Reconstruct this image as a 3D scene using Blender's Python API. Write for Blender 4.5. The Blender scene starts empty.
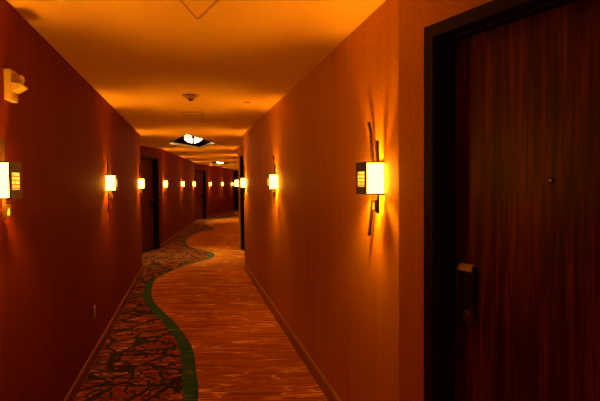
import bpy, bmesh, math
from mathutils import Vector, Matrix
from mathutils.geometry import tessellate_polygon

scene = bpy.context.scene
COL = scene.collection
H = 2.45            # ceiling height
EYE = 1.55

# ------------------------------------------------------------------ materials
def mat(name):
    m = bpy.data.materials.new(name); m.use_nodes = True
    nt = m.node_tree; nt.nodes.clear()
    out = nt.nodes.new('ShaderNodeOutputMaterial')
    return m, nt, out

def N(nt, kind, **kw):
    n = nt.nodes.new(kind)
    for k, v in kw.items(): setattr(n, k, v)
    return n

def principled(nt, out, col=(.5, .5, .5), rough=.5, metal=0.0, spec=.5):
    b = N(nt, 'ShaderNodeBsdfPrincipled')
    b.inputs['Base Color'].default_value = (*col, 1)
    b.inputs['Roughness'].default_value = rough
    b.inputs['Metallic'].default_value = metal
    b.inputs['Specular IOR Level'].default_value = spec
    nt.links.new(b.outputs[0], out.inputs[0])
    return b

def coords(nt, scale=(1, 1, 1), rot=(0, 0, 0)):
    tc = N(nt, 'ShaderNodeTexCoord'); mp = N(nt, 'ShaderNodeMapping')
    mp.inputs['Scale'].default_value = scale; mp.inputs['Rotation'].default_value = rot
    nt.links.new(tc.outputs['Object'], mp.inputs[0])
    return mp.outputs[0]

def noise(nt, vec, scale, detail=3, rough=.5, dist=0.0):
    n = N(nt, 'ShaderNodeTexNoise')
    n.inputs['Scale'].default_value = scale; n.inputs['Detail'].default_value = detail
    n.inputs['Roughness'].default_value = rough; n.inputs['Distortion'].default_value = dist
    nt.links.new(vec, n.inputs['Vector'])
    return n.outputs['Fac']

def ramp(nt, fac, stops):
    r = N(nt, 'ShaderNodeValToRGB')
    e = r.color_ramp.elements
    while len(e) < len(stops): e.new(.5)
    for i, (p, c) in enumerate(stops):
        e[i].position = p; e[i].color = (*c, 1) if len(c) == 3 else c
    nt.links.new(fac, r.inputs[0])
    return r.outputs[0]

def mix(nt, fac, a, b):
    m = N(nt, 'ShaderNodeMix', data_type='RGBA')
    for s, v in ((0, fac), (6, a), (7, b)):
        if isinstance(v, (tuple, float, int)):
            m.inputs[s].default_value = v if s == 0 else (*v, 1)
        else: nt.links.new(v, m.inputs[s])
    return m.outputs[2]

def math_(nt, op, a, b=None):
    m = N(nt, 'ShaderNodeMath', operation=op)
    for i, v in enumerate((a, b)):
        if v is None: continue
        if isinstance(v, (int, float)): m.inputs[i].default_value = v
        else: nt.links.new(v, m.inputs[i])
    return m.outputs[0]

def bump(nt, b, h, strength=.3, dist=.002):
    n = N(nt, 'ShaderNodeBump')
    n.inputs['Strength'].default_value = strength; n.inputs['Distance'].default_value = dist
    nt.links.new(h, n.inputs['Height']); nt.links.new(n.outputs[0], b.inputs['Normal'])

def plain(name, col, rough=.5, metal=0.0, spec=.5):
    m, nt, out = mat(name); b = principled(nt, out, col, rough, metal, spec)
    n = noise(nt, coords(nt), 60, 2)
    nt.links.new(ramp(nt, n, [(.3, tuple(c * .92 for c in col)), (.7, tuple(min(1, c * 1.06) for c in col))]), b.inputs['Base Color'])
    return m

def wallcover(name, c1, c2, rough=.55, spec=.3):
    m, nt, out = mat(name); b = principled(nt, out, c1, rough, 0, spec)
    v = coords(nt, (1, 1, 1))
    weave = noise(nt, coords(nt, (1, 1, .55)), 120, 3, .6)
    broad = noise(nt, coords(nt, (1, 1, .15)), 9, 2)
    f = math_(nt, 'ADD', math_(nt, 'MULTIPLY', weave, .75), math_(nt, 'MULTIPLY', broad, .25))
    nt.links.new(ramp(nt, f, [(.36, c1), (.64, c2)]), b.inputs['Base Color'])
    bump(nt, b, weave, .35, .003)
    return m

M = {}
M['wall_right'] = wallcover('tan_wallcovering', (.50, .21, .021), (.68, .32, .039), .7, .1)
M['wall_left'] = wallcover('red_brown_wallcovering', (.14, .022, .003), (.22, .036, .005), .75, .06)
M['ceiling'] = wallcover('ceiling_paint', (.74, .46, .20), (.80, .51, .23), .8, .05)
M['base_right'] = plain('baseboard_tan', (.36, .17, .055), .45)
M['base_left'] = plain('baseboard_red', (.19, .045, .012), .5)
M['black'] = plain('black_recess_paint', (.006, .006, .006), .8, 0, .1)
M['bronze'] = plain('dark_bronze', (.06, .035, .022), .4, .7)
M['frame'] = plain('dark_door_frame_paint', (.013, .007, .004), .55, 0, .2)
M['plastic'] = plain('cream_plastic', (.50, .36, .18), .35)
M['nickel'] = plain('satin_nickel', (.85, .76, .62), .35, .35)
M['lockbody'] = plain('dark_lock_metal', (.05, .035, .03), .35, .8)
M['ceilplastic'] = plain('warm_white_plastic', (.42, .24, .12), .5)
M['trim'] = plain('cream_gloss_trim', (.90, .84, .70), .4)
M['knob'] = plain('worn_knob_metal', (.16, .12, .09), .22, .8)
M['bead'] = plain('ceiling_bead', (.52, .28, .11), .7)
M['lens'] = plain('clear_strobe_lens', (.75, .62, .42), .12)
M['panelgap'] = plain('shadow_gap_grey', (.18, .14, .10), .8)

def wood(name, c1, c2, c3):
    m, nt, out = mat(name); b = principled(nt, out, c1, .42, 0, .18)
    v = coords(nt, (1, 1, .055))
    g1 = noise(nt, v, 38, 5, .62, .35)
    g2 = noise(nt, coords(nt, (1, 1, .02)), 120, 3, .6)
    g3 = noise(nt, coords(nt, (1, 1, .12)), 9, 3, .5, .8)
    f = math_(nt, 'ADD', math_(nt, 'MULTIPLY', g1, .5), math_(nt, 'ADD', math_(nt, 'MULTIPLY', g2, .25), math_(nt, 'MULTIPLY', g3, .25)))
    nt.links.new(ramp(nt, f, [(.36, c1), (.5, c2), (.64, c3)]), b.inputs['Base Color'])
    bump(nt, b, g2, .12, .001)
    return m
M['wood'] = wood('red_brown_wood_laminate', (.022, .003, .002), (.090, .0155, .008), (.26, .056, .022))

def emission(name, col, strength, pattern=None):
    m, nt, out = mat(name)
    e = N(nt, 'ShaderNodeEmission'); e.inputs[1].default_value = strength
    if pattern is None:
        n = noise(nt, coords(nt), 25, 2)
        nt.links.new(ramp(nt, n, [(.3, tuple(c * .93 for c in col)), (.7, col)]), e.inputs[0])
    else:
        br = N(nt, 'ShaderNodeTexBrick')
        br.inputs['Color1'].default_value = (*col, 1)
        br.inputs['Color2'].default_value = (col[0] * .7, col[1] * .55, col[2] * .5, 1)
        br.inputs['Mortar'].default_value = (.12, .02, .002, 1)
        br.inputs['Scale'].default_value = 1.0
        br.inputs['Brick Width'].default_value = .026; br.inputs['Row Height'].default_value = .018
        br.inputs['Mortar Size'].default_value = .0022
        tc = N(nt, 'ShaderNodeTexCoord'); sx = N(nt, 'ShaderNodeSeparateXYZ'); cx = N(nt, 'ShaderNodeCombineXYZ')
        nt.links.new(tc.outputs['Object'], sx.inputs[0])
        nt.links.new(sx.outputs[0], cx.inputs[0]); nt.links.new(sx.outputs[2], cx.inputs[1])
        nt.links.new(cx.outputs[0], br.inputs['Vector']); nt.links.new(br.outputs[0], e.inputs[0])
    nt.links.new(e.outputs[0], out.inputs[0])
    return m
LIGHT = (1.0, .36, .008)
M['diffuser'] = emission('sconce_glass_glow', (1.0, .36, .022), 32.0)
M['amber'] = emission('sconce_amber_window', (1.0, .33, .02), 3.2, 'brick')
M['bulb'] = emission('bulb_glow', (1.0, .36, .02), 40.0)
M['drum'] = emission('lamp_drum_glow', (1.0, .82, .45), 1.15)
M['bowl'] = emission('lamp_bowl_glow', (1.0, .80, .36), 22.0)

# carpets
def carpet_main():
    m, nt, out = mat('orange_streaked_carpet'); b = principled(nt, out, (.4, .1, .03), .95, 0, .05)
    b.inputs['Sheen Weight'].default_value = .0; b.inputs['Sheen Roughness'].default_value = .35; b.inputs['Sheen Tint'].default_value = (1, .62, .25, 1)
    base = ramp(nt, noise(nt, coords(nt, (.5, 5, 1), (0, 0, .1)), 1.6, 4, .6), [(.3, (.31, .080, .016)), (.7, (.46, .145, .026))])
    v1 = coords(nt, (.55, 5.5, 1), (0, 0, .16))
    n1 = noise(nt, v1, 1.9, 2, .5, .5)
    l1 = math_(nt, 'ABSOLUTE', math_(nt, 'SUBTRACT', n1, .5))
    n2 = noise(nt, coords(nt, (.7, 6.5, 1), (0, 0, .05)), 1.7, 2, .55, .6)
    l2 = math_(nt, 'ABSOLUTE', math_(nt, 'SUBTRACT', n2, .46))
    k1 = ramp(nt, l1, [(.006, (1, 1, 1)), (.019, (0, 0, 0))])
    k2 = ramp(nt, l2, [(.005, (1, 1, 1)), (.015, (0, 0, 0))])
    k = math_(nt, 'MAXIMUM', k1, math_(nt, 'MULTIPLY', k2, .7))
    gate = ramp(nt, noise(nt, coords(nt, (1.5, 2.5, 1)), 1.5, 2), [(.36, (.15, .15, .15)), (.56, (1, 1, 1))])
    k = math_(nt, 'MULTIPLY', k, gate)
    dark = ramp(nt, noise(nt, coords(nt, (.8, 9, 1), (0, 0, .2)), 2.4, 3, .6), [(.40, (1, 1, 1)), (.52, (0, 0, 0))])
    base2 = mix(nt, math_(nt, 'MULTIPLY', dark, .55), base, (.15, .028, .010))
    # dotted loop rows
    vor = N(nt, 'ShaderNodeTexVoronoi'); vor.inputs['Scale'].default_value = 55
    nt.links.new(coords(nt), vor.inputs['Vector'])
    dots = ramp(nt, vor.outputs['Distance'], [(.16, (1, 1, 1)), (.32, (0, 0, 0))])
    dg = ramp(nt, noise(nt, coords(nt, (.5, 3, 1)), 2.1, 2), [(.52, (0, 0, 0)), (.62, (1, 1, 1))])
    k = math_(nt, 'MAXIMUM', k, math_(nt, 'MULTIPLY', math_(nt, 'MULTIPLY', dots, dg), .55))
    nt.links.new(mix(nt, k, base2, (.95, .52, .09)), b.inputs['Base Color'])
    bump(nt, b, noise(nt, coords(nt), 180, 2), .5, .004)
    return m
def carpet_branch():
    m, nt, out = mat('branch_patterned_carpet'); b = principled(nt, out, (.4, .1, .03), .95, 0, .05)
    b.inputs['Sheen Weight'].default_value = .0; b.inputs['Sheen Roughness'].default_value = .35; b.inputs['Sheen Tint'].default_value = (1, .62, .25, 1)
    wob = N(nt, 'ShaderNodeTexNoise'); wob.inputs['Scale'].default_value = 3.2; wob.inputs['Detail'].default_value = 3
    tc = N(nt, 'ShaderNodeTexCoord'); nt.links.new(tc.outputs['Object'], wob.inputs['Vector'])
    va = N(nt, 'ShaderNodeVectorMath', operation='MULTIPLY_ADD')
    nt.links.new(wob.outputs['Color'], va.inputs[0]); va.inputs[1].default_value = (.24, .24, 0)
    nt.links.new(tc.outputs['Object'], va.inputs[2])
    fac = None
    for sc_, th, st in ((3.0, .075, (1.0, 1.0, 0)), (6.2, .050, (.75, 1.3, 0)), (11.0, .040, (.9, 1.1, 0))):
        mp = N(nt, 'ShaderNodeMapping'); mp.inputs['Scale'].default_value = st
        mp.inputs['Location'].default_value = (sc_ * 1.7 + .4, sc_ * .61, 0)
        nt.links.new(va.outputs[0], mp.inputs[0])
        vo = N(nt, 'ShaderNodeTexVoronoi', feature='DISTANCE_TO_EDGE'); vo.inputs['Scale'].default_value = sc_
        nt.links.new(mp.outputs[0], vo.inputs['Vector'])
        thick = math_(nt, 'MULTIPLY', noise(nt, coords(nt), 4 + sc_, 2), th * 1.9)
        d = math_(nt, 'SUBTRACT', vo.outputs['Distance'], math_(nt, 'SUBTRACT', thick, th * .28))
        k = ramp(nt, d, [(0.0, (1, 1, 1)), (.016, (0, 0, 0))])
        fac = k if fac is None else math_(nt, 'MAXIMUM', fac, k)
    base = ramp(nt, noise(nt, coords(nt, (.5, 5, 1)), 1.6, 4, .6), [(.3, (.17, .032, .014)), (.7, (.30, .062, .022))])
    n2 = noise(nt, coords(nt, (.55, 5.5, 1), (0, 0, .16)), 2.2, 3, .55, .4)
    k2 = ramp(nt, math_(nt, 'ABSOLUTE', math_(nt, 'SUBTRACT', n2, .5)), [(.007, (1, 1, 1)), (.018, (0, 0, 0))])
    base = mix(nt, math_(nt, 'MULTIPLY', k2, .6), base, (.66, .34, .09))
    nt.links.new(mix(nt, fac, base, (.030, .024, .016)), b.inputs['Base Color'])
    bump(nt, b, noise(nt, coords(nt), 180, 2), .5, .004)
    return m
def carpet_green():
    m, nt, out = mat('green_stripe_carpet'); b = principled(nt, out, (.03, .2, .08), .95, 0, .05)
    b.inputs['Sheen Weight'].default_value = .0; b.inputs['Sheen Roughness'].default_value = .35; b.inputs['Sheen Tint'].default_value = (1, .62, .25, 1)
    n = noise(nt, coords(nt), 70, 3, .6)
    base = ramp(nt, n, [(.3, (.016, .080, .050)), (.7, (.030, .125, .08))])
    n2 = noise(nt, coords(nt, (.55, 5.5, 1), (0, 0, .16)), 2.2, 3, .55, .4)
    k2 = ramp(nt, math_(nt, 'ABSOLUTE', math_(nt, 'SUBTRACT', n2, .5)), [(.004, (1, 1, 1)), (.012, (0, 0, 0))])
    nt.links.new(mix(nt, math_(nt, 'MULTIPLY', k2, .4), base, (.5, .28, .06)), b.inputs['Base Color'])
    bump(nt, b, noise(nt, coords(nt), 180, 2), .5, .004)
    return m
M['c_main'], M['c_branch'], M['c_green'] = carpet_main(), carpet_branch(), carpet_green()

# ------------------------------------------------------------------ mesh helpers
def bbox(bm, x0, x1, y0, y1, z0, z1, bev=0.0):
    vs = [bm.verts.new(p) for p in ((x0, y0, z0), (x1, y0, z0), (x1, y1, z0), (x0, y1, z0), (x0, y0, z1), (x1, y0, z1), (x1, y1, z1), (x0, y1, z1))]
    fs = [bm.faces.new([vs[i] for i in q]) for q in ((0, 3, 2, 1), (4, 5, 6, 7), (0, 1, 5, 4), (1, 2, 6, 5), (2, 3, 7, 6), (3, 0, 4, 7))]
    if bev > 0:
        es = list({e for f in fs for e in f.edges})
        bmesh.ops.bevel(bm, geom=es, offset=bev, segments=2, affect='EDGES', profile=.6)
    return vs

def lathe(bm, prof, n=28, axis='Z', origin=(0, 0, 0)):
    rings = []
    for r, h in prof:
        ring = []
        for k in range(n):
            a = 2 * math.pi * k / n
            p = (r * math.cos(a), r * math.sin(a), h)
            if axis == 'Y': p = (p[0], p[2], p[1])
            ring.append(bm.verts.new((p[0] + origin[0], p[1] + origin[1], p[2] + origin[2])))
        rings.append(ring)
    for a, b in zip(rings, rings[1:]):
        for k in range(n):
            bm.faces.new((a[k], a[(k + 1) % n], b[(k + 1) % n], b[k]))
    for ring in (rings[0], rings[-1]):
        bm.faces.new(ring)

def sweep_bar(bm, path, w, d):
    """rectangular bar along points (x, y, z); w across x, d across y"""
    rings = []
    for p in path:
        rings.append([bm.verts.new((p[0] + sx * w / 2, p[1] + sy * d / 2, p[2])) for sx, sy in ((-1, -1), (1, -1), (1, 1), (-1, 1))])
    for a, b in zip(rings, rings[1:]):
        for k in range(4): bm.faces.new((a[k], a[(k + 1) % 4], b[(k + 1) % 4], b[k]))
    bm.faces.new(rings[0]); bm.faces.new(rings[-1])

def obj(name, bm, m, parent=None, smooth=False):
    bmesh.ops.recalc_face_normals(bm, faces=bm.faces[:])
    me = bpy.data.meshes.new(name); bm.to_mesh(me); bm.free()
    for x in (m if isinstance(m, (list, tuple)) else [m]): me.materials.append(x)
    o = bpy.data.objects.new(name, me); COL.objects.link(o)
    if smooth:
        for p in me.polygons: p.use_smooth = True
        md = o.modifiers.new('edges', 'EDGE_SPLIT'); md.split_angle = math.radians(40)
    if parent is not None: o.parent = parent
    return o

def one(name, m, parent, *boxes, bev=0.0):
    bm = bmesh.new()
    for b in boxes: bbox(bm, *b, bev=bev)
    return obj(name, bm, m, parent)

def tag(o, label, cat, group=None):
    o['label'] = label; o['category'] = cat
    if group: o['group'] = group
    return o

def empty(name, loc, rz=0.0):
    o = bpy.data.objects.new(name, None); COL.objects.link(o)
    o.empty_display_size = .1
    o.location = loc; o.rotation_euler = (0, 0, rz)
    return o

def structure(o, label=None):
    o['kind'] = 'structure'
    if label: o['label'] = label
    return o

def copy_tree(o, parent=None):
    c = o.copy(); COL.objects.link(c)
    if parent is not None: c.parent = parent
    for ch in list(o.children): copy_tree(ch, c)
    return c

# ------------------------------------------------------------------ plan of the corridor
V2 = lambda x, y: Vector((x, y))
def hd(deg): return V2(math.sin(math.radians(deg)), math.cos(math.radians(deg)))   # heading, clockwise from +Y

AL0, AL1 = V2(-1.305, 1.95), V2(-2.824, 8.88)
BL0, BL1 = V2(-3.43, 12.44), V2(-4.248, 20.2)
CL0, CL1 = V2(-4.23, 23.0), V2(-3.954, 29.9)
DL0, DL1 = V2(-3.85, 32.7), V2(-2.51, 39.57)
AR0, AR1 = V2(.463, 2.344), V2(-1.016, 9.07)
BR0, BR1 = V2(-1.47, 12.0), V2(-2.205, 19.0)
CR0, CR1 = V2(-2.45, 21.9), V2(-2.17, 28.9)
DR0, DR1 = V2(-2.0, 31.6), V2(-.6, 38.8)
hBL, hCL, hDL = 10.2, 19.0, 27.0          # headings of the door bays on the left
hAR, hBR, hCR, hDR = -28.74, -22.4, -13.9, -5.3

left = [V2(1.02, -5.0), V2(-.35, -1.25), V2(-.82, -1.42), V2(-1.41, .35), AL0, AL1,
        V2(-3.6, 8.71), BL0 - hd(hBL) * 1.6, BL0, BL1,
        V2(-5.0, 20.12), CL0 - hd(hCL) * 1.6, CL0, CL1,
        V2(-4.70, 29.93), DL0 - hd(hDL) * 1.6, DL0, DL1]
right = [V2(2.77, -4.54), V2(1.30, -.5), V2(1.7, -.36), AR0 - hd(hAR) * 2.4, AR0, AR1,
         V2(-.479, 9.19), BR0 - hd(hBR) * 2.4, BR0, BR1,
         V2(-1.66, 19.06), CR0 - hd(hCR) * 2.2, CR0, CR1,
         V2(-1.62, 28.88), DR0 - hd(hDR) * 2.2, DR0, DR1]

# door geometry, measured back from the corner at the far end of each bay
D_OUT0, D_IN0, D_W, CAS = .186, .238, .914, .052
D_IN1 = D_IN0 + D_W; D_OUT1 = D_IN1 + CAS
D_TOP = 2.165; D_HEAD = D_TOP + CAS
T = .16             # wall thickness

def build_wall(name, pts, side, m, doors):
    """side +1: the wall's body lies to the left of travel; doors: corner indices whose bay has a door"""
    bm = bmesh.new()
    def piece(a, b, z0, z1):
        d = (b - a).normalized(); n = V2(-d.y, d.x) * side
        q = [a, b, b + n * T, a + n * T]
        lo = [bm.verts.new((p.x, p.y, z0)) for p in q]; hi = [bm.verts.new((p.x, p.y, z1)) for p in q]
        bm.faces.new(lo[::-1]); bm.faces.new(hi)
        for k in range(4): bm.faces.new((lo[k], lo[(k + 1) % 4], hi[(k + 1) % 4], hi[k]))
    for i in range(len(pts) - 1):
        a, b = pts[i], pts[i + 1]
        if i + 1 in doors:
            d = (a - b).normalized()
            g0, g1 = b + d * (D_IN0 - .02), b + d * (D_IN1 + .02)
            piece(a, g1, 0, H); piece(g0, b, 0, H); piece(g1, g0, D_TOP + .02, H)
        else: piece(a, b, 0, H)
    return structure(obj(name, bm, m))

LDOORS, RDOORS = (8, 12, 16), (4, 8)
build_wall('wall_left', left, 1, M['wall_left'], LDOORS)
build_wall('wall_right', right, -1, M['wall_right'], RDOORS)
def end_wall(name, a, b, m):
    bm = bmesh.new()
    d = (b - a).normalized(); n = V2(-d.y, d.x)
    q = [a, b, b + n * T, a + n * T]
    lo = [bm.verts.new((p.x, p.y, 0)) for p in q]; hi = [bm.verts.new((p.x, p.y, H)) for p in q]
    bm.faces.new(lo[::-1]); bm.faces.new(hi)
    for k in range(4): bm.faces.new((lo[k], lo[(k + 1) % 4], hi[(k + 1) % 4], hi[k]))
    structure(obj(name, bm, m))
end_wall('wall_far', left[-1], right[-1], M['wall_left'])
end_wall('wall_back', right[0], left[0], M['wall_right'])

def baseboard(name, pts, side, m, doors, h=.10):
    bm = bmesh.new(); t = .014
    def piece(a, b):
        d = (b - a).normalized(); n = V2(-d.y, d.x) * -side
        q = [a, b, b + n * t, a + n * t]
        lo = [bm.verts.new((p.x, p.y, 0.001)) for p in q]
        q2 = [a, b, b + n * t, a + n * t]; q3 = [a, b, b + n * t * .45, a + n * t * .45]
        mid = [bm.verts.new((p.x, p.y, h - .012)) for p in q2]; hi = [bm.verts.new((p.x, p.y, h)) for p in q3]
        for A, B in ((lo, mid), (mid, hi)):
            for k in range(4): bm.faces.new((A[k], A[(k + 1) % 4], B[(k + 1) % 4], B[k]))
        bm.faces.new(lo[::-1]); bm.faces.new(hi)
    for i in range(len(pts) - 1):
        a, b = pts[i], pts[i + 1]
        if i + 1 in doors:
            d = (a - b).normalized()
            piece(a, b + d * D_OUT1); piece(b + d * D_OUT0, b)
        else: piece(a, b)
    structure(obj(name, bm, m))
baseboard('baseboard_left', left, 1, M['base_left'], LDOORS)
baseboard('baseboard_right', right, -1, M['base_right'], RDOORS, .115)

# ------------------------------------------------------------------ floor: one carpet, three yarn fields
ctrl = [(-1.20, -.28), (-1.02, .5), (-.80, 1.6), (-.72, 2.6), (-.80, 3.51), (-.92, 4.05), (-1.08, 4.65), (-1.29, 5.18), (-1.57, 5.74), (-1.87, 6.3), (-2.11, 6.83),
        (-2.30, 7.48), (-2.40, 8.12), (-2.34, 9.0), (-2.10, 9.95), (-1.93, 10.55), (-1.97, 11.1), (-2.28, 11.71), (-2.73, 12.37),
        (-3.13, 13.5), (-3.36, 15.0), (-3.27, 16.3), (-3.07, 17.4), (-3.30, 18.4), (-3.75, 19.6), (-3.95, 21.0), (-3.65, 22.6), (-3.15, 24.3), (-3.25, 25.6), (-3.65, 27.0), (-3.6, 28.6), (-3.1, 30.6), (-2.95, 31.8), (-3.2, 33.4), (-3.41, 35.0)]
def catmull(pts, n=6):
    P = [Vector(p) for p in pts]; P = [P[0] * 2 - P[1]] + P + [P[-1] * 2 - P[-2]]
    out = []
    for i in range(1, len(P) - 2):
        for k in range(n):
            t = k / n; a, b, c, d = P[i - 1:i + 3]
            out.append(.5 * ((2 * b) + (c - a) * t + (2 * a - 5 * b + 4 * c - d) * t * t + (3 * b - a - 3 * c + d) * t ** 3))
    out.append(P[-2]); return out
cv = catmull(ctrl)
sl, sr = [], []
for i in range(1, len(cv) - 1):
    d = (cv[i + 1] - cv[i - 1]).normalized(); n = V2(-d.y, d.x)
    Y = cv[i].y
    w = .060 if Y < 7.6 else max(.022, .060 - (Y - 7.6) * .06)
    if 10.2 < Y < 11.6: w = .055
    if Y > 13: w = .035
    sl.append(cv[i] + n * w); sr.append(cv[i] - n * w)
P0, P1 = cv[0], cv[-1]
bm = bmesh.new()
def addpoly(poly, mi):
    vs = [bm.verts.new((p.x, p.y, 0)) for p in poly]
    for t in tessellate_polygon([[Vector((p.x, p.y, 0)) for p in poly]]):
        try:
            f = bm.faces.new([vs[k] for k in t]); f.material_index = mi
        except ValueError: pass
addpoly([P0] + left[3:17] + [P1] + sl[::-1], 1)
addpoly([P0] + sl + [P1] + sr[::-1], 2)
addpoly(left[:3] + [P0] + sr + [P1] + left[17:] + right[::-1], 0)
bmesh.ops.remove_doubles(bm, verts=bm.verts[:], dist=1e-4)
for f in bm.faces:
    if f.normal.z < 0: f.normal_flip()
me = bpy.data.meshes.new('floor'); 
# a carpet body below the pile
bm.normal_update()
bm.to_mesh(me); bm.free()
for k in ('c_main', 'c_branch', 'c_green'): me.materials.append(M[k])
fl = bpy.data.objects.new('floor', me); COL.objects.link(fl); structure(fl)

# ------------------------------------------------------------------ ceiling with three lamp recesses
base_c = V2(-2.30, 10.85)
offs = [V2(-.20, 1.70), V2(.46, -.01), V2(.32, -2.02), V2(-.57, .12)]
def rhomb(c, ccw):
    R = Matrix.Rotation(math.radians(ccw), 2)
    return [c + R @ o for o in offs]
recesses = [(V2(-.11, 1.08), 8.0, .22), (base_c, 0.0, .045), (V2(-3.42, 21.6), -7.3, .045)]
bm = bmesh.new()
outer = left + right[::-1]
outlines = [rhomb(c, a) for c, a, _ in recesses]
holes = outlines[1:]
polys = [[Vector((p.x, p.y, 0)) for p in outer]] + [[Vector((p.x, p.y, 0)) for p in h] for h in holes]
flat = [bm.verts.new((p.x, p.y, H)) for poly in polys for p in poly]
for t in tessellate_polygon(polys):
    try: bm.faces.new([flat[k] for k in t])
    except ValueError: pass
for f in bm.faces:
    f.normal_update()
    if f.normal.z > 0: f.normal_flip()
me = bpy.data.meshes.new('ceiling'); bm.to_mesh(me); bm.free(); me.materials.append(M['ceiling'])
ce = bpy.data.objects.new('ceiling', me); COL.objects.link(ce); structure(ce)

REC = .42
for i, (c, a, lip) in enumerate(recesses):
    hole = outlines[i]
    bm = bmesh.new()
    rings = []
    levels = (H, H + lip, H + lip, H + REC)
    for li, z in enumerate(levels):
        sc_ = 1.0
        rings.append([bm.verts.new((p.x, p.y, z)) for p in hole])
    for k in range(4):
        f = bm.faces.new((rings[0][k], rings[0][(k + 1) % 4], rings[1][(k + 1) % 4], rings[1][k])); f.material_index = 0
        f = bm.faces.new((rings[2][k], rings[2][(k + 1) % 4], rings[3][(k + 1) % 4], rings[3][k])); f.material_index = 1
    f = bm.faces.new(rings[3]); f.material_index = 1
    if i > 0: structure(obj('trim_%d' % i, bm, [M['trim'], M['black']]))
    else: bm.free()
    # fine shadow bead around the opening
    bm = bmesh.new()
    for k in range(4):
        p, q = hole[k], hole[(k + 1) % 4]
        d = (q - p).normalized(); n = V2(-d.y, d.x)
        if (p - c).dot(n) < 0: n = -n
        quad = [p, q, q + n * .010, p + n * .010]
        lo = [bm.verts.new((v.x, v.y, H - .004)) for v in quad]; hi = [bm.verts.new((v.x, v.y, H)) for v in quad]
        bm.faces.new(lo); bm.faces.new(hi[::-1])
        for j in range(4): bm.faces.new((lo[j], lo[(j + 1) % 4], hi[(j + 1) % 4], hi[j]))
    structure(obj('trim_%d' % (i + 3), bm, M['bead']))

def pendant():
    r = empty('ceiling_lamp', (0, 0, 0))
    z0 = H + .008
    bm = bmesh.new(); lathe(bm, [(.07, H + REC - .03), (.075, H + REC - .001)], 24); obj('canopy', bm, M['bronze'], r, True)
    bm = bmesh.new(); lathe(bm, [(.010, z0 + .25), (.010, H + REC - .02)], 12); obj('stem', bm, M['bronze'], r, True)
    bm = bmesh.new(); lathe(bm, [(.190, z0 + .085), (.190, z0 + .25)], 40); obj('drum_shade', bm, M['drum'], r, True)
    bm = bmesh.new()
    lathe(bm, [(.02, z0), (.07, z0 + .004), (.105, z0 + .016), (.142, z0 + .040), (.172, z0 + .062), (.189, z0 + .083)], 40)
    obj('glass_bowl', bm, M['bowl'], r, True)
    bm = bmesh.new(); lathe(bm, [(.193, z0 + .082), (.194, z0 + .088)], 40); obj('band', bm, M['nickel'], r, True)
    prof = [(.022, z0 - .006), (.105, z0 + .010), (.146, z0 + .036), (.176, z0 + .060), (.196, z0 + .083), (.196, z0 + .252)]
    for k in range(4):
        a = math.radians(-90 + 12 + 90 * k)
        u = Vector((math.cos(a), math.sin(a), 0)); w = Vector((-u.y, u.x, 0)) * .024
        bm = bmesh.new(); prev = None
        for rr, zz in prof:
            p = u * rr + Vector((0, 0, zz)); q = u * (rr + .005) + Vector((0, 0, zz - .002))
            ring = [bm.verts.new(x) for x in (p - w, p + w, q + w, q - w)]
            if prev:
                for j in range(4): bm.faces.new((prev[j], prev[(j + 1) % 4], ring[(j + 1) % 4], ring[j]))
            else: bm.faces.new(ring)
            prev = ring
        bm.faces.new(prev)
        obj('strap', bm, M['bronze'], r)
    ld = bpy.data.lights.new('lamp_light', 'SPOT'); ld.spot_size = math.radians(84); ld.spot_blend = 1.0; ld.energy = 230.0; ld.color = (1.0, .55, .10); ld.shadow_soft_size = .02
    lo = bpy.data.objects.new('lamp_light', ld); COL.objects.link(lo); lo.parent = r; lo.location = (0, 0, z0 - .032)
    return r
lampA = pendant()
G = 'round lamps in the ceiling recesses'
for i, (k, lab) in enumerate(((1, 'round white glowing bowl lamp in the nearer visible dark diamond recess of the ceiling'),
                              (2, 'smaller farther glowing bowl lamp in the second dark diamond recess down the corridor'))):
    o = lampA if i == 0 else copy_tree(lampA)
    c = recesses[k][0]; o.location = (c.x, c.y, 0)
    tag(o, lab, 'ceiling lamp', G)

# ------------------------------------------------------------------ doors
def rot_for(n):      # rotation that turns local +Y into the outward direction n
    return math.atan2(-n.x, n.y)

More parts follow.
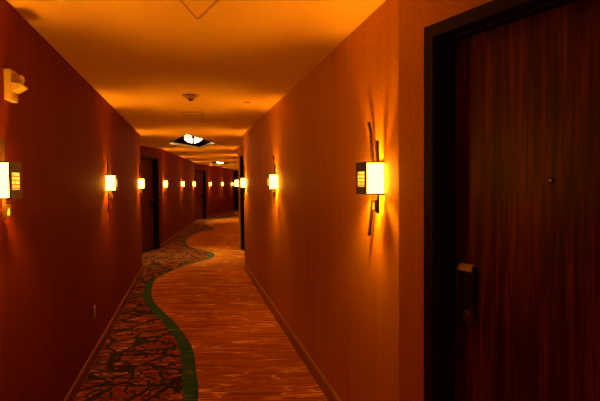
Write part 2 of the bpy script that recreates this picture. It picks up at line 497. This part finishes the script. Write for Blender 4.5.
def door(idx, corner, heading, side, label):
    """side +1 left wall, -1 right wall.  local x runs along the bay, local y goes into the wall"""
    d = hd(heading); n = V2(-d.y, d.x) * side
    r = empty('door_%d' % idx, (corner.x, corner.y, 0), rot_for(n))
    s = -1 if side > 0 else 1
    def X(a, b): return (min(a * s, b * s), max(a * s, b * s))
    REV = .118                                         # how deep the leaf sits
    one('door_frame', M['frame'], r,
        (*X(D_OUT0, D_IN0), -.016, .03, .002, D_HEAD), (*X(D_IN1, D_OUT1), -.016, .03, .002, D_HEAD), (*X(D_IN0, D_IN1), -.016, .03, D_TOP, D_HEAD),
        (*X(D_IN0 - .019, D_IN0), .03, T, .002, D_TOP), (*X(D_IN1, D_IN1 + .019), .03, T, .002, D_TOP), (*X(D_IN0 - .019, D_IN1 + .019), .03, T, D_TOP, D_TOP + .019),
        (*X(D_IN0, D_IN0 + .010), .055, .075, .002, D_TOP), (*X(D_IN1 - .010, D_IN1), .055, .075, .002, D_TOP), (*X(D_IN0, D_IN1), .055, .075, D_TOP - .010, D_TOP))
    one('threshold', M['frame'], r, (*X(D_IN0, D_IN1), .01, T, .001, .012))
    leaf = one('door_leaf', M['wood'], r, (*X(D_IN0 + .003, D_IN1 - .003), REV, T, .014, D_TOP - .003))
    leaf['label'] = 'dark red-brown wood laminate leaf'
    # lock
    lx = D_IN0 + .082
    lk = one('door_lock', M['lockbody'], r, (*X(lx - .034, lx + .046), REV - .024, REV - .0005, .95, 1.20), bev=.005)
    bm = bmesh.new()
    x0, x1 = X(lx - .036, lx + .036)
    pr = [(REV - .0005, 1.203), (REV - .018, 1.203), (REV - .036, 1.186), (REV - .036, 1.178), (REV - .0005, 1.168)]
    A = [bm.verts.new((x0, y, z)) for y, z in pr]; B = [bm.verts.new((x1, y, z)) for y, z in pr]
    bm.faces.new(A); bm.faces.new(B[::-1])
    for j in range(5): bm.faces.new((A[j], A[(j + 1) % 5], B[(j + 1) % 5], B[j]))
    o = obj('card_reader_cap', bm, M['nickel'], lk); o['label'] = 'bright metal cap of the lock'
    bm = bmesh.new()
    lathe(bm, [(.034, REV - .024), (.034, REV - .030), (.016, REV - .033), (.016, REV - .040), (.030, REV - .044), (.034, REV - .052), (.031, REV - .060), (.016, REV - .064)], 26, 'Y', ((lx + .040) * s, 0, .992))
    o = obj('knob', bm, M['knob'], lk, True); o['label'] = 'round dark metal door knob'
    # peephole and hinges
    bm = bmesh.new()
    cx = (D_IN0 + D_IN1) / 2 * s
    lathe(bm, [(.013, REV - .0005), (.013, REV - .004), (.009, REV - .007), (.006, REV - .007)], 20, 'Y', (cx, 0, 1.555))
    ph = obj('peephole', bm, M['lockbody'], r, True)
    bm = bmesh.new(); lathe(bm, [(.0055, REV - .0071), (.004, REV - .0095), (.0015, REV - .0105)], 14, 'Y', (cx, 0, 1.555)); obj('peephole_lens', bm, M['nickel'], ph, True)
    for hz in (.25, 1.08, 1.92):
        one('hinge', M['frame'], r, (*X(D_IN1 - .014, D_IN1 - .001), REV - .014, REV - .001, hz - .05, hz + .05), bev=.003)
    r['kind'] = 'structure'; r['label'] = label
    return r
door(1, AR0, hAR, -1, 'large red-brown wood grain door in a dark frame nearest on the right')
door(2, BL0, hBL, 1, 'first dark door beyond the long near left wall')
door(3, BR0, hBR, -1, 'sliver of a dark door past the far end of the right wall')
door(4, CL0, hCL, 1, 'second dark door down the left side of the corridor')
door(5, DL0, hDL, 1, 'farthest dark door on the left at the end of the view')

# ------------------------------------------------------------------ wall sconces
W_, Hs, Dp = .154, .165, .098
def sconce(f):
    """f = +1 / -1: which local x runs away from the camera.  y=0 is the wall, -y the corridor, z=0 the centre"""
    r = empty('wall_sconce', (0, 0, 0))
    hw, hh = W_ / 2, Hs / 2
    one('back_plate', M['bronze'], r, (-.058, .058, -.008, -.0005, -hh + .012, hh - .012))
    fy0, fy1 = -Dp, -Dp + .006
    fp = one('front_panel', M['bronze'], r,
             (-hw, hw, fy0, fy1, .036, hh), (-hw, hw, fy0, fy1, -hh, -.042), (-hw, -hw + .024, fy0, fy1, -.042, .036), (hw - .024, hw, fy0, fy1, -.042, .036))
    fp['label'] = 'dark bronze front panel with a small window'
    g = one('amber_window', M['amber'], fp, (-hw + .023, hw - .023, fy0 + .002, fy1 - .001, -.043, .037)); g['label'] = 'glowing amber glass with a grid pattern'
    for sx in (-1, 1):
        x0, x1 = sorted((sx * hw, sx * (hw - .005)))
        o = one('side_glass', M['diffuser'], r, (x0, x1, fy1, -.003, -hh + .007, hh - .007)); o['label'] = 'glowing white glass side'
    for z0, z1 in ((hh - .007, hh), (-hh, -hh + .007)):
        one('rim', M['bronze'], r, (-hw - .001, -hw + .006, fy1, -.002, z0, z1), (hw - .006, hw + .001, fy1, -.002, z0, z1),
            (-hw + .006, hw - .006, fy1, fy1 + .005, z0, z1), (-hw + .006, hw - .006, -.0075, -.002, z0, z1))
    bm = bmesh.new()
    lathe(bm, [(.003, -.009), (.007, -.006), (.009, 0), (.007, .006), (.003, .009)], 16, 'Z', (0, -.036, 0)); b = obj('bulb', bm, M['bulb'], r, True)
    one('bulb_holder', M['bronze'], r, (-.004, .004, -.029, -.006, -.004, .004))
    ar = [(.095 * f, .300), (.070 * f, .262), (.056 * f, .235), (.060 * f, .232), (.045 * f, .16), (.034 * f, .08), (.030 * f, -.02), (.034 * f, -.09), (.047 * f, -.155), (.066 * f, -.225), (.092 * f, -.305)]
    bm = bmesh.new(); sweep_bar(bm, [(x, -.020, z) for x, z in ar], .019, .012); o = obj('accent_bar', bm, M['bronze'], r); o['label'] = 'long bowed dark metal bar'
    ar = [(-.052 * f, .190), (-.056 * f, .08), (-.058 * f, -.08), (-.056 * f, -.178)]
    bm = bmesh.new(); sweep_bar(bm, [(x, -.028, z) for x, z in ar], .017, .012); o = obj('accent_bar', bm, M['bronze'], r); o['label'] = 'short straight dark metal bar'
    cx = -.048 * f
    fr = one('square_ornament', M['bronze'], r,
        (cx - .028, cx + .028, -.050, -.034, -.118, -.110), (cx - .028, cx + .028, -.050, -.034, -.166, -.158),
        (cx - .028, cx - .020, -.050, -.034, -.158, -.118), (cx + .020, cx + .028, -.050, -.034, -.158, -.118))
    one('glass_inset', M['lens'], fr, (cx - .020, cx + .020, -.046, -.037, -.158, -.118))
    # bulb light out of the open top (thrown up and into the corridor) and out of the open bottom (wide, plus a narrow streak on the wall)
    for kind, y, zl, pw, rx, size, blend, rad in (('SPOT', -.068, .078, POWER_UP, math.pi + 1.08, 130, .8, .030), ('POINT', -.068, -.032, POWER_DOWN, 0, 0, 0, .024),
                                                  ('SPOT', -.036, -.014, 9.0, 0, 56, .8, .004), ('SPOT', -.036, .014, 5.0, math.pi, 46, 1.0, .004)):
        ld = bpy.data.lights.new('sconce_light', kind); ld.energy = pw; ld.color = LIGHT; ld.shadow_soft_size = rad
        if kind == 'SPOT': ld.spot_size = math.radians(size); ld.spot_blend = blend
        lo = bpy.data.objects.new('sconce_light', ld); COL.objects.link(lo); lo.parent = r; lo.rotation_euler = (rx, 0, 0)
        lo.location = (0, y, zl)
    return r
POWER_UP, POWER_DOWN = 34.0, 30.0
proto = sconce(-1)
used = False
SG = 'bronze box wall sconces along the corridor'
def at_Y(a, b, Y):
    t = (Y - a.y) / (b.y - a.y); return a + (b - a) * t
def place(side, a, b, Ynear, label):
    global used
    d = (b - a).normalized(); n = V2(-d.y, d.x) * side
    p = at_Y(a, b, Ynear) + d * W_ / 2
    o = copy_tree(proto) if used else proto; used = True
    o.location = (p.x, p.y, EYE + .026); o.rotation_euler = (0, 0, rot_for(n))
    tag(o, label, 'wall light', SG)
place(-1, AR0, AR1, 2.515, 'largest bright box sconce with bowed bars on the right wall near the big door')
place(-1, AR0, AR1, 5.56, 'second box sconce along the right wall, between the largest one and the wall end')
place(-1, AR0, AR1, 8.66, 'sconce at the very far end of the long right wall, before the dark door sliver')
place(1, AL0, AL1, 2.14, 'sconce cut by the left picture edge, below the cream fire strobe')
place(1, AL0, AL1, 5.19, 'second sconce along the near left wall, just past the fire strobe and the pale outlet')
place(1, AL0, AL1, 8.45, 'last sconce on the near left wall, right before the first left door')
place(1, BL0, BL1, 12.68, 'sconce just after the first dark left door')
place(1, BL0, BL1, 16.1, 'middle sconce on the wall between the first and second left doors')
place(1, BL0, BL1, 19.6, 'sconce right before the second left door')
place(1, CL0, CL1, 23.3, 'small distant sconce just after the second left door')
place(1, CL0, CL1, 26.2, 'small distant sconce midway between the second and the farthest left doors')
place(1, CL0, CL1, 29.1, 'tiny farthest sconce right before the last left door')
place(-1, BR0, BR1, 12.22, 'sconce peeking past the dark door sliver on the right, beyond the bend')
place(-1, BR0, BR1, 15.3, 'second sconce around the bend on the right wall, behind the dark door sliver')
place(-1, BR0, BR1, 18.4, 'third sconce around the bend on the right wall, behind the dark door sliver')
place(-1, CR0, CR1, 22.2, 'first sconce on the hidden far right wall section')
place(-1, CR0, CR1, 25.3, 'second sconce on the hidden far right wall section')
place(-1, CR0, CR1, 28.4, 'third sconce on the hidden far right wall section')

place(1, left[0], left[1], -1.6, 'sconce on the left wall behind the viewpoint')
place(-1, right[0], right[1], -.85, 'sconce on the right wall behind the viewpoint')

# ------------------------------------------------------------------ small wall and ceiling things
def wall_frame(name, side, a, b, Y, z):
    d = (b - a).normalized(); n = V2(-d.y, d.x) * side
    p = at_Y(a, b, Y)
    return empty(name, (p.x, p.y, z), rot_for(n))

st = wall_frame('fire_strobe', 1, AL0, AL1, 2.44, 2.035)
one('base_plate', M['plastic'], st, (-.056, .056, -.030, -.0005, -.074, .074), bev=.005)
hn = one('horn_grille', M['plastic'], st, (-.040, .040, -.033, -.0295, -.060, -.040), bev=.001)
bm = bmesh.new()
pr = [(-.030, .012), (-.078, .004), (-.078, -.004), (-.030, -.034)]
A = [bm.verts.new((-.045, y, z)) for y, z in pr]; B = [bm.verts.new((.045, y, z)) for y, z in pr]
bm.faces.new(A); bm.faces.new(B[::-1])
for j in range(4): bm.faces.new((A[j], A[(j + 1) % 4], B[(j + 1) % 4], B[j]))
sb = obj('strobe_bracket', bm, M['plastic'], st)
bm = bmesh.new(); lathe(bm, [(.026, -.030), (.026, -.060), (.018, -.072), (.006, -.076)], 20, 'Y', (.0, 0, .030)); lz = obj('strobe_lens', bm, M['lens'], st, True)
lz['label'] = 'clear rounded strobe lens'
tag(st, 'cream square fire strobe with a projecting lens high on the left wall', 'fire alarm')

def outlet(a, b, Y, z, label):
    r = wall_frame('wall_outlet', 1, a, b, Y, z)
    one('cover_plate', M['plastic'], r, (-.036, .036, -.006, -.0005, -.060, .060), bev=.002)
    for zz in (-.024, .024):
        so = one('socket', M['plastic'], r, (-.016, .016, -.008, -.0055, zz - .014, zz + .014), bev=.001)
        for xx in (-.007, .007): one('slot', M['panelgap'], so, (xx - .001, xx + .001, -.0086, -.0078, zz - .005, zz + .006))
    tag(r, label, 'outlet', 'wall outlets low on the left')
outlet(AL0, AL1, 4.44, .42, 'pale outlet plate low on the near left wall above the baseboard')
outlet(CL0, CL1, 24.4, .46, 'tiny distant outlet plate low on the wall past the second left door')

sd = empty('smoke_detector', (-1.09, 5.06, H), 0)
bm = bmesh.new(); lathe(bm, [(.082, -.0005), (.082, -.010), (.074, -.018)], 32); obj('mounting_base', bm, M['ceilplastic'], sd, True)
bm = bmesh.new(); lathe(bm, [(.066, -.0185), (.050, -.032), (.034, -.040)], 32); obj('sensor_body', bm, M['ceilplastic'], sd, True)
bm = bmesh.new(); lathe(bm, [(.026, -.0405), (.024, -.052), (.012, -.057)], 24); obj('sensor_cap', bm, M['base_left'], sd, True)
tag(sd, 'round smoke detector on the ceiling, nearest of the small ceiling fittings on the centre line', 'smoke detector')

ap = empty('access_panel', (-1.34, 6.33, H), math.radians(12.4))
one('panel_frame', M['ceilplastic'], ap, (-.135, .135, -.135, -.118, -.012, -.0005), (-.135, .135, .118, .135, -.012, -.0005), (-.135, -.118, -.118, .118, -.012, -.0005), (.118, .135, -.118, .118, -.012, -.0005))
one('panel_face', M['ceiling'], ap, (-.118, .118, -.118, .118, -.008, -.0005))
tag(ap, 'thin square framed panel on the ceiling just beyond the smoke detector', 'ceiling panel')

sp = empty('sprinkler_cover', (-.563, 5.52, H), 0)
bm = bmesh.new(); lathe(bm, [(.042, -.0005), (.042, -.004), (.036, -.007)], 28); obj('cover_disc', bm, M['ceilplastic'], sp, True)
tag(sp, 'small flat round sprinkler cover on the ceiling near the right wall', 'sprinkler')

# ------------------------------------------------------------------ world, camera, view
w = bpy.data.worlds.new('World'); scene.world = w; w.use_nodes = True
w.node_tree.nodes['Background'].inputs[0].default_value = (.01, .004, .001, 1)
w.node_tree.nodes['Background'].inputs[1].default_value = .2
cd = bpy.data.cameras.new('Camera'); cam = bpy.data.objects.new('Camera', cd); COL.objects.link(cam)
cd.sensor_width = 36; cd.lens = 30.0; cd.clip_start = .02
pitch, roll = 1.9, .45
cam.matrix_world = Matrix.Translation((0, 0, EYE)) @ Matrix.Rotation(math.radians(90 - pitch), 4, 'X') @ Matrix.Rotation(math.radians(-roll), 4, 'Z')
scene.camera = cam
vs = scene.view_settings
scene.display_settings.display_device = 'sRGB'
vs.view_transform = 'Standard'; vs.look = 'None'; vs.gamma = 1.0; vs.exposure = 0.17; vs.use_curve_mapping = False
